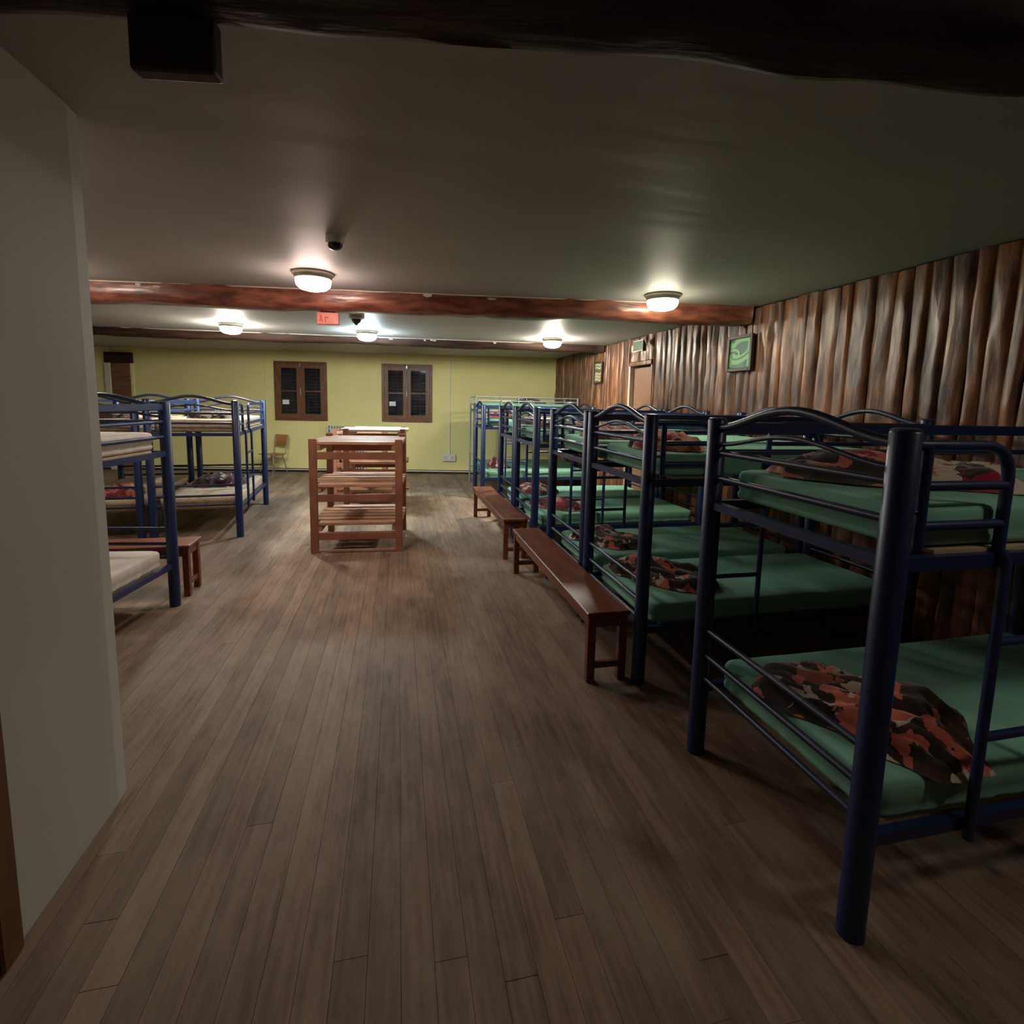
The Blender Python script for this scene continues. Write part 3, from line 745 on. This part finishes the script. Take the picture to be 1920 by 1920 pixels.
bl_lo = [(1.79, 1.56, -1.15, 0.74, 0.44, 0.14), (1.82, 3.20, -0.85, 0.74, 0.42, 0.12), (1.83, 4.17, -0.95, 0.66, 0.42, 0.12), (1.85, 5.70, -0.8, 0.68, 0.44, 0.12), (1.82, 6.72, -1.0, 0.62, 0.44, 0.12), (1.79, 9.30, 1.5, 0.50, 0.36, 0.20)]
bl_mat_up = ['blanket_bright', 'blanket_bright', 'blanket_red', 'blanket_brown', 'blanket_red', 'blanket_red']
bl_mat_lo = ['blanket_brown', 'blanket_brown', 'blanket_brown', 'blanket_red', 'blanket_red', 'blanket_red']
for i, (nm, y0, far) in enumerate(rows):
    bunk_bed((PX, y0), 0.0, far, bed_labels[i])
    put_mattress((PX, y0), 0, True, 'acb'[i % 3], 'green', 'green sheeted mattress on the upper bunk of ' + nm, 'green mattresses')
    put_mattress((PX, y0), 0, False, 'cab'[i % 3] if i != 3 else 'b', 'green', 'green sheeted mattress on the lower bunk of ' + nm, 'green mattresses')
    x_, y_, rz, L_, W_, H_ = bl_up[i]
    put_blanket(x_, y_, UZ, rz, L_, W_, H_, 3.7*i + 1, bl_mat_up[i], 'patterned blanket on the upper bunk of ' + nm, 'blankets of the right row')
    x_, y_, rz, L_, W_, H_ = bl_lo[i]
    put_blanket(x_, y_, LZ, rz, L_, W_, H_, 5.1*i + 2, bl_mat_lo[i], 'patterned blanket on the lower bunk of ' + nm, 'blankets of the right row')

# left beds
A1 = math.atan2(-0.991, -0.130)
l1 = (-1.777 - 0.9*0.991, 4.484 + 0.9*0.130)
bunk_bed(l1, A1, False, 'blue bunk bed partly hidden behind the pale wall corner on the left')
put_mattress(l1, A1, True, 'b', 'white_sheet', 'white mattress on the upper bunk behind the pale wall corner', 'white mattresses')
put_mattress(l1, A1, False, 'b', 'white_sheet', 'white mattress on the lower bunk behind the pale wall corner', 'white mattresses')
put_blanket(-2.33, 4.00, LZ, 0.3, 0.42, 0.40, 0.13, 41.0, 'blanket_dark', 'dark red blanket on the lower bunk behind the pale wall corner', 'blankets of the left beds')
put_blanket(-2.36, 4.12, UZ, 0.3, 0.42, 0.46, 0.11, 43.0, 'blanket_red', 'pink patterned blanket on the upper bunk behind the pale wall corner', 'blankets of the left beds')
A2 = math.atan2(0.9964, -0.085)
l2 = (-1.887, 6.657)
bunk_bed(l2, A2, False, 'blue bunk bed with a ladder on the aisle, left of the racks')
put_mattress(l2, A2, True, 'c', 'ticking', 'beige mattress on the upper bunk of the ladder bed left of the racks', 'beige mattresses')
put_mattress(l2, A2, False, 'c', 'ticking', 'beige mattress on the lower bunk of the ladder bed left of the racks', 'beige mattresses')
put_blanket(-2.42, 7.72, LZ, 1.6, 0.70, 0.62, 0.17, 47.0, 'blanket_dark', 'dark plum blanket on the lower bunk of the ladder bed left of the racks', 'blankets of the left beds')
put_blanket(-2.36, 7.35, UZ, 1.6, 0.60, 0.52, 0.10, 49.0, 'blanket_dark', 'dark plum blanket on the upper bunk of the ladder bed left of the racks', 'blankets of the left beds')
l3 = (-2.905, 6.57)
bunk_bed(l3, A2, True, 'blue bunk bed standing left of the ladder bed, farthest left')
put_mattress(l3, A2, True, 'a', 'ticking', 'beige mattress on the upper bunk of the farthest left bed', 'beige mattresses')
put_mattress(l3, A2, False, 'a', 'ticking', 'beige mattress on the lower bunk of the farthest left bed', 'beige mattresses')
put_blanket(-3.36, 6.98, LZ, 1.6, 0.52, 0.6, 0.15, 51.0, 'blanket_red', 'red patterned blanket on the lower bunk of the farthest left bed', 'blankets of the left beds')
put_blanket(-3.36, 7.1, UZ, 1.6, 0.52, 0.5, 0.10, 53.0, 'blanket_dark', 'dark blanket on the upper bunk of the farthest left bed', 'blankets of the left beds')

# slim grey bunk in the far corner
gb = empty('bunk_bed', (1.47, 9.86, 0))
GL, GW, GH = 2.06, 0.84, 1.80
for u in (0, GL):
    for v in (0, GW):
        link('post', tube('post', [(u, v, 0), (u, v, GH)], 0.019, 12), M['grey_steel'], gb)
    for z in (0.32, 0.62, 1.50, 1.64, GH - 0.012):
        link('end_rail', tube('end_rail', [(u, 0, z), (u, GW, z)], 0.0125, 8), M['grey_steel'], gb)
for v in (0, GW):
    for z in (0.33, 1.52, 1.715, GH - 0.012):
        link('long_rail', tube('long_rail', [(0, v, z), (GL, v, z)], 0.0125, 8), M['grey_steel'], gb)
    for u in (0.5, 1.0, 1.52):
        link('baluster', tube('baluster', [(u, v, 1.52), (u, v, GH - 0.012)], 0.007, 6), M['grey_steel'], gb)
lad = link('ladder', tubes('ladder', [([(0.49, -0.03, 0.0), (0.49, -0.03, GH)], 0.011), ([(0.83, -0.03, 0.0), (0.83, -0.03, GH)], 0.011)]), M['grey_steel'], gb)
for z in (0.30, 0.62, 0.94, 1.26, 1.5):
    link('rung', tube('rung', [(0.49, -0.03, z), (0.83, -0.03, z)], 0.010, 6), M['grey_steel'], lad)
link('base_board', boxes('base_board', [((0.02, 0.02, 1.53), (GL - 0.02, GW - 0.02, 1.55))]), M['ply'], gb)
link('base_board', boxes('base_board', [((0.02, 0.02, 0.335), (GL - 0.02, GW - 0.02, 0.355))]), M['ply'], gb)
tagp(gb, 'slim grey metal bunk bed in the far right corner by the yellow wall', 'bunk bed')
for z, nm in ((1.55, 'upper'), (0.355, 'lower')):
    me = mattress_mesh(1.96, 0.78, 0.125, 0.003, 6.6)
    o = link('mattress', me, M['green'], None, (1.52, 9.89, z)); tagp(o, 'green mattress on the %s bunk of the slim grey bed' % nm, 'mattress', 'green mattresses')
put_blanket(2.62, 10.2, 1.678, 0, 0.64, 0.42, 0.10, 61.0, 'blanket_dark', 'folded dark brown blanket on top of the slim grey bunk', 'blankets of the right row')

# ------------------------------------------------------------------ benches
def bench(loc, rz, L, W, H, label):
    o = empty('bench', (loc[0], loc[1], 0), rz)          # local y along the bench
    link('bench_top', bevbox('bench_top', (0, 0, H - 0.032), (W, L, H), 0.006), M['bench'], o)
    link('apron', bevbox('apron', (0.018, 0.06, H - 0.10), (0.04, L - 0.06, H - 0.032), 0.003), M['bench'], o)
    link('apron', bevbox('apron', (W - 0.04, 0.06, H - 0.10), (W - 0.018, L - 0.06, H - 0.032), 0.003), M['bench'], o)
    for yy in (0.012, L - 0.062):
        link('end_apron', bevbox('end_apron', (0.05, yy + 0.008, H - 0.10), (W - 0.05, yy + 0.042, H - 0.032), 0.003), M['bench'], o)
        for xx in (0.010, W - 0.062):
            link('leg', bevbox('leg', (xx, yy, 0), (xx + 0.052, yy + 0.05, H - 0.032), 0.005), M['bench'], o)
        link('stretcher', bevbox('stretcher', (0.05, yy + 0.01, 0.085), (W - 0.05, yy + 0.038, 0.125), 0.003), M['bench'], o)
    return tagp(o, label, 'bench', 'red-brown wooden benches')
bench((1.105, 2.765), 0.0, 2.10, 0.275, 0.45, 'long red-brown bench along the right row, nearer to the camera')
bench((1.095, 5.27), 0.012, 2.14, 0.275, 0.45, 'long red-brown bench along the right row, farther from the camera')
bench((-1.72, 4.66), PI/2 + 0.02, 1.6, 0.30, 0.45, 'red-brown bench behind the left post by the pale wall')

# ------------------------------------------------------------------ slatted racks
def rack(loc, rz, W, D, H, tiers, label, top_mat='pine', over=0.0):
    o = empty('slatted_rack', (loc[0], loc[1], 0), rz)
    p = 0.078
    for xx in (0, W - p):
        for yy in (0, D - 0.06):
            link('post', bevbox('post', (xx, yy, 0), (xx + p, yy + 0.06, H), 0.004), M['rack_post'], o)
    for t_i, z in enumerate(tiers):
        # side bearers, front/back rails below the shelf, slats across the shelf
        for xx in (p*0.15, W - p*0.15 - 0.05):
            link('bearer', bevbox('bearer', (xx + (0.055 if xx < W/2 else -0.055), 0.02, z - 0.10), (xx + (0.105 if xx < W/2 else -0.005), D - 0.02, z - 0.034), 0.003), M['pine'], o)
        for yy in (0.008, D - 0.034):
            link('rail', bevbox('rail', (p - 0.002, yy, z - 0.195), (W - p + 0.002, yy + 0.026, z - 0.115), 0.003), M['rack_post'], o)
        n = max(3, int(round(D/0.17)))
        sw = (D - 0.0)/n
        for k in range(n):
            zz = z - 0.034
            a = 0.004 + k*sw + 0.004
            inset = p + 0.004 if (k == 0 or k == n - 1) else -over
            link('slat', bevbox('slat', (inset, a + 0.005, zz), (W - inset, a + sw - 0.030, zz + 0.032), 0.003), M[top_mat] if t_i == 0 else M['pine'], o)
    link('foot_rail', bevbox('foot_rail', (p - 0.002, 0.01, 0.008), (W - p + 0.002, 0.03, 0.034), 0.002), M['pine'], o)
    return tagp(o, label, 'rack', 'slatted wooden racks')
rack((-0.945, 5.80), -0.055, 0.985, 1.04, 1.262, (1.235, 0.768, 0.342), 'orange pine slatted rack in the middle of the aisle, nearest')
rack((-0.80, 7.86), -0.03, 0.90, 0.92, 1.262, (1.250, 0.768, 0.342), 'slatted rack with a pale top behind the nearest rack', 'pale_board', 0.045)
rack((-1.13, 9.25), -0.03, 0.92, 0.50, 1.16, (1.12, 0.70, 0.30), 'slatted rack farthest back, next to the radiator')

# radiator below the windows
rd = empty('radiator', bw(1.245, -0.16, 0.0), BW_A)
for k in range(14):
    xx = k*0.062
    link('radiator_column', bevbox('radiator_column', (xx, 0, 0.10), (xx + 0.030, 0.13, 1.08), 0.012, 2), M['radiator'], rd)
link('radiator_header', tube('radiator_header', [(0.0, 0.065, 0.18), (0.85, 0.065, 0.18)], 0.022, 8), M['radiator'], rd)
link('radiator_header', tube('radiator_header', [(0.0, 0.065, 1.0), (0.85, 0.065, 1.0)], 0.022, 8), M['radiator'], rd)
for xx in (0.005, 0.81):
    link('radiator_foot', bevbox('radiator_foot', (xx, 0.03, 0.0), (xx + 0.03, 0.10, 0.11), 0.004), M['radiator'], rd)
tagp(rd, 'grey ribbed column radiator standing against the yellow wall', 'radiator')

# school chair by the far wall, facing left
ch = empty('school_chair', (-2.72, 12.16, 0), PI - 0.58)
def bent_plate(name, w, pts, th):
    V, F = [], []
    for y_, z_ in pts:
        for x_ in (-w/2, w/2): V.append((x_, y_, z_))
    n = len(pts)
    for y_, z_ in pts:
        for x_ in (-w/2, w/2): V.append((x_, y_ + th*0.4, z_ + th))
    for i in range(n - 1):
        a = 2*i; F.append((a, a+1, a+3, a+2)); b = 2*n + 2*i; F.append((b, b+2, b+3, b+1))
        F.append((a, a+2, b+2, b)); F.append((a+1, b+1, b+3, a+3))
    F.append((0, 2*n, 2*n+1, 1)); a = 2*(n-1); F.append((a, a+1, 2*n+a+1, 2*n+a))
    return mesh_from(name, V, F, True, 40)
link('seat', bent_plate('seat', 0.40, [(-0.20, 0.438), (-0.1, 0.432), (0.05, 0.440), (0.17, 0.452), (0.21, 0.442)], 0.014), M['chair_wood'], ch)
link('backrest', bent_plate('backrest', 0.38, [(-0.235, 0.62), (-0.25, 0.70), (-0.265, 0.78), (-0.285, 0.85)], 0.012), M['chair_wood'], ch)
for s in (-1, 1):
    link('frame_tube', tube('frame_tube', [(s*0.185, 0.20, 0.0), (s*0.17, 0.17, 0.22), (s*0.165, 0.15, 0.40), (s*0.165, 0.10, 0.43), (s*0.165, -0.14, 0.425), (s*0.165, -0.19, 0.44), (s*0.165, -0.215, 0.55), (s*0.165, -0.275, 0.84)], 0.011, 8), M['steel'], ch)
    link('leg', tube('leg', [(s*0.165, -0.10, 0.425), (s*0.175, -0.17, 0.2), (s*0.185, -0.22, 0.0)], 0.011, 8), M['steel'], ch)
link('stretcher', tube('stretcher', [(-0.17, 0.165, 0.24), (0.17, 0.165, 0.24)], 0.009, 8), M['steel'], ch)
tagp(ch, 'school chair with orange plywood back and steel legs under the left window', 'chair')

# ------------------------------------------------------------------ pictures on the slab wall
def ribbon(name, pts, w, th=0.002):
    V, F = [], []
    P = [Vector((0, p[0], p[1])) for p in pts]
    for i, p in enumerate(P):
        t = (P[min(i+1, len(P)-1)] - P[max(i-1, 0)]).normalized(); nrm = Vector((0, -t.z, t.y))
        for s in (-1, 1):
            for d in (0, -th): q = p + nrm*(s*w/2); V.append((d, q.y, q.z))
    for i in range(len(P) - 1):
        a = 4*i; b = a + 4
        F += [(a+1, b+1, b+3, a+3), (a, a+1, b+1, b)[::-1], (a+2, b+2, b+3, a+3)[::-1]]
    return mesh_from(name, V, F)
def smooth_pts(ctrl, n=8):
    out = []
    for i in range(len(ctrl) - 1):
        p0 = ctrl[max(i-1, 0)]; p1 = ctrl[i]; p2 = ctrl[i+1]; p3 = ctrl[min(i+2, len(ctrl)-1)]
        for k in range(n):
            t = k/n
            out.append(tuple(0.5*((2*p1[q]) + (-p0[q]+p2[q])*t + (2*p0[q]-5*p1[q]+4*p2[q]-p3[q])*t*t + (-p0[q]+3*p1[q]-3*p2[q]+p3[q])*t**3) for q in (0, 1)))
    out.append(ctrl[-1]); return out
# seen from the room, left is the larger y; canvas coordinates (s to the right, t up) from the lower left
def picture(y_left, y_right, z0, z1, label, big=True):
    o = empty('framed_picture', (WALLX - 0.075, y_right, z0))
    w = y_left - y_right; h = z1 - z0; f = 0.035 if big else 0.02
    for lo, hi in (((-0.012, 0, 0), (0.024, f, h)), ((-0.012, w - f, 0), (0.024, w, h)), ((-0.012, f, 0), (0.024, w - f, f)), ((-0.012, f, h - f), (0.024, w - f, h))):
        link('frame_bar', bevbox('frame_bar', lo, hi, 0.004), M['frame_dark'], o)
    link('canvas', boxes('canvas', [((0.006, f, f), (0.02, w - f, h - f))]), M['art_dark'] if big else M['art_olive'], o)
    W_, H_ = w - 2*f, h - 2*f
    def cv(p): return (w - f - p[0]*W_, f + p[1]*H_)
    def stroke(ctrl, wd, m_, x_):
        q = link('painted_stroke', ribbon('painted_stroke', [cv(p) for p in smooth_pts(ctrl)], wd), M[m_], o); q.location = (x_, 0, 0)
    if big:
        stroke([(0.04, 0.86), (0.20, 0.78), (0.36, 0.93), (0.62, 0.97), (0.96, 0.95)], 0.050, 'art_light', 0.0055)
        stroke([(0.03, 0.72), (0.22, 0.74), (0.40, 0.86), (0.60, 0.93)], 0.022, 'art_light', 0.0052)
        stroke([(0.03, 0.60), (0.24, 0.62), (0.44, 0.55), (0.44, 0.42), (0.30, 0.40)], 0.036, 'art_light', 0.0050)
        stroke([(0.03, 0.565), (0.24, 0.575), (0.36, 0.52), (0.35, 0.44)], 0.012, 'art_line', 0.0046)
        stroke([(0.04, 0.50), (0.08, 0.36), (0.24, 0.27), (0.50, 0.29), (0.76, 0.38), (0.96, 0.52)], 0.085, 'art_light', 0.0054)
        stroke([(0.12, 0.48), (0.14, 0.36), (0.26, 0.30), (0.50, 0.32), (0.76, 0.41), (0.94, 0.52)], 0.013, 'art_line', 0.0045)
        stroke([(0.28, 0.48), (0.20, 0.40)], 0.05, 'art_light', 0.0049)
        stroke([(0.92, 0.04), (0.93, 0.30), (0.92, 0.60), (0.93, 0.96)], 0.036, 'art_light', 0.0056)
        stroke([(0.07, 0.04), (0.08, 0.30)], 0.050, 'art_light', 0.0057)
        stroke([(0.36, 0.09), (0.72, 0.10)], 0.085, 'art_teal', 0.0058)
    else:
        for t_ in (0.12, 0.28, 0.44, 0.74, 0.90):
            stroke([(0.08, t_), (0.4, t_ + 0.04), (0.65, t_ - 0.03), (0.94, t_ + 0.02)], 0.034, 'art_cream', 0.0054)
        stroke([(0.3, 0.08), (0.34, 0.3), (0.28, 0.5)], 0.03, 'art_cream', 0.005)
    return tagp(o, label, 'picture')
picture(5.075, 4.670, 2.075, 2.45, 'framed green swirl picture on the log slab wall, nearer to the camera')
picture(9.02, 8.66, 2.07, 2.45, 'small green picture on the log slab wall near the far corner', False)
sg = empty('wall_sign', (WALLX - 0.06, 7.14, 2.50))
link('sign_plate', bevbox('sign_plate', (0, 0, 0), (0.012, 0.31, 0.165), 0.003), M['sign_green'], sg)
link('sign_border', boxes('sign_border', [((-0.002, 0.0, 0.0), (0.001, 0.31, 0.012)), ((-0.002, 0.0, 0.153), (0.001, 0.31, 0.165))]), M['white_plastic'], sg)
tagp(sg, 'small faded green sign above the brown door in the slab wall', 'sign')
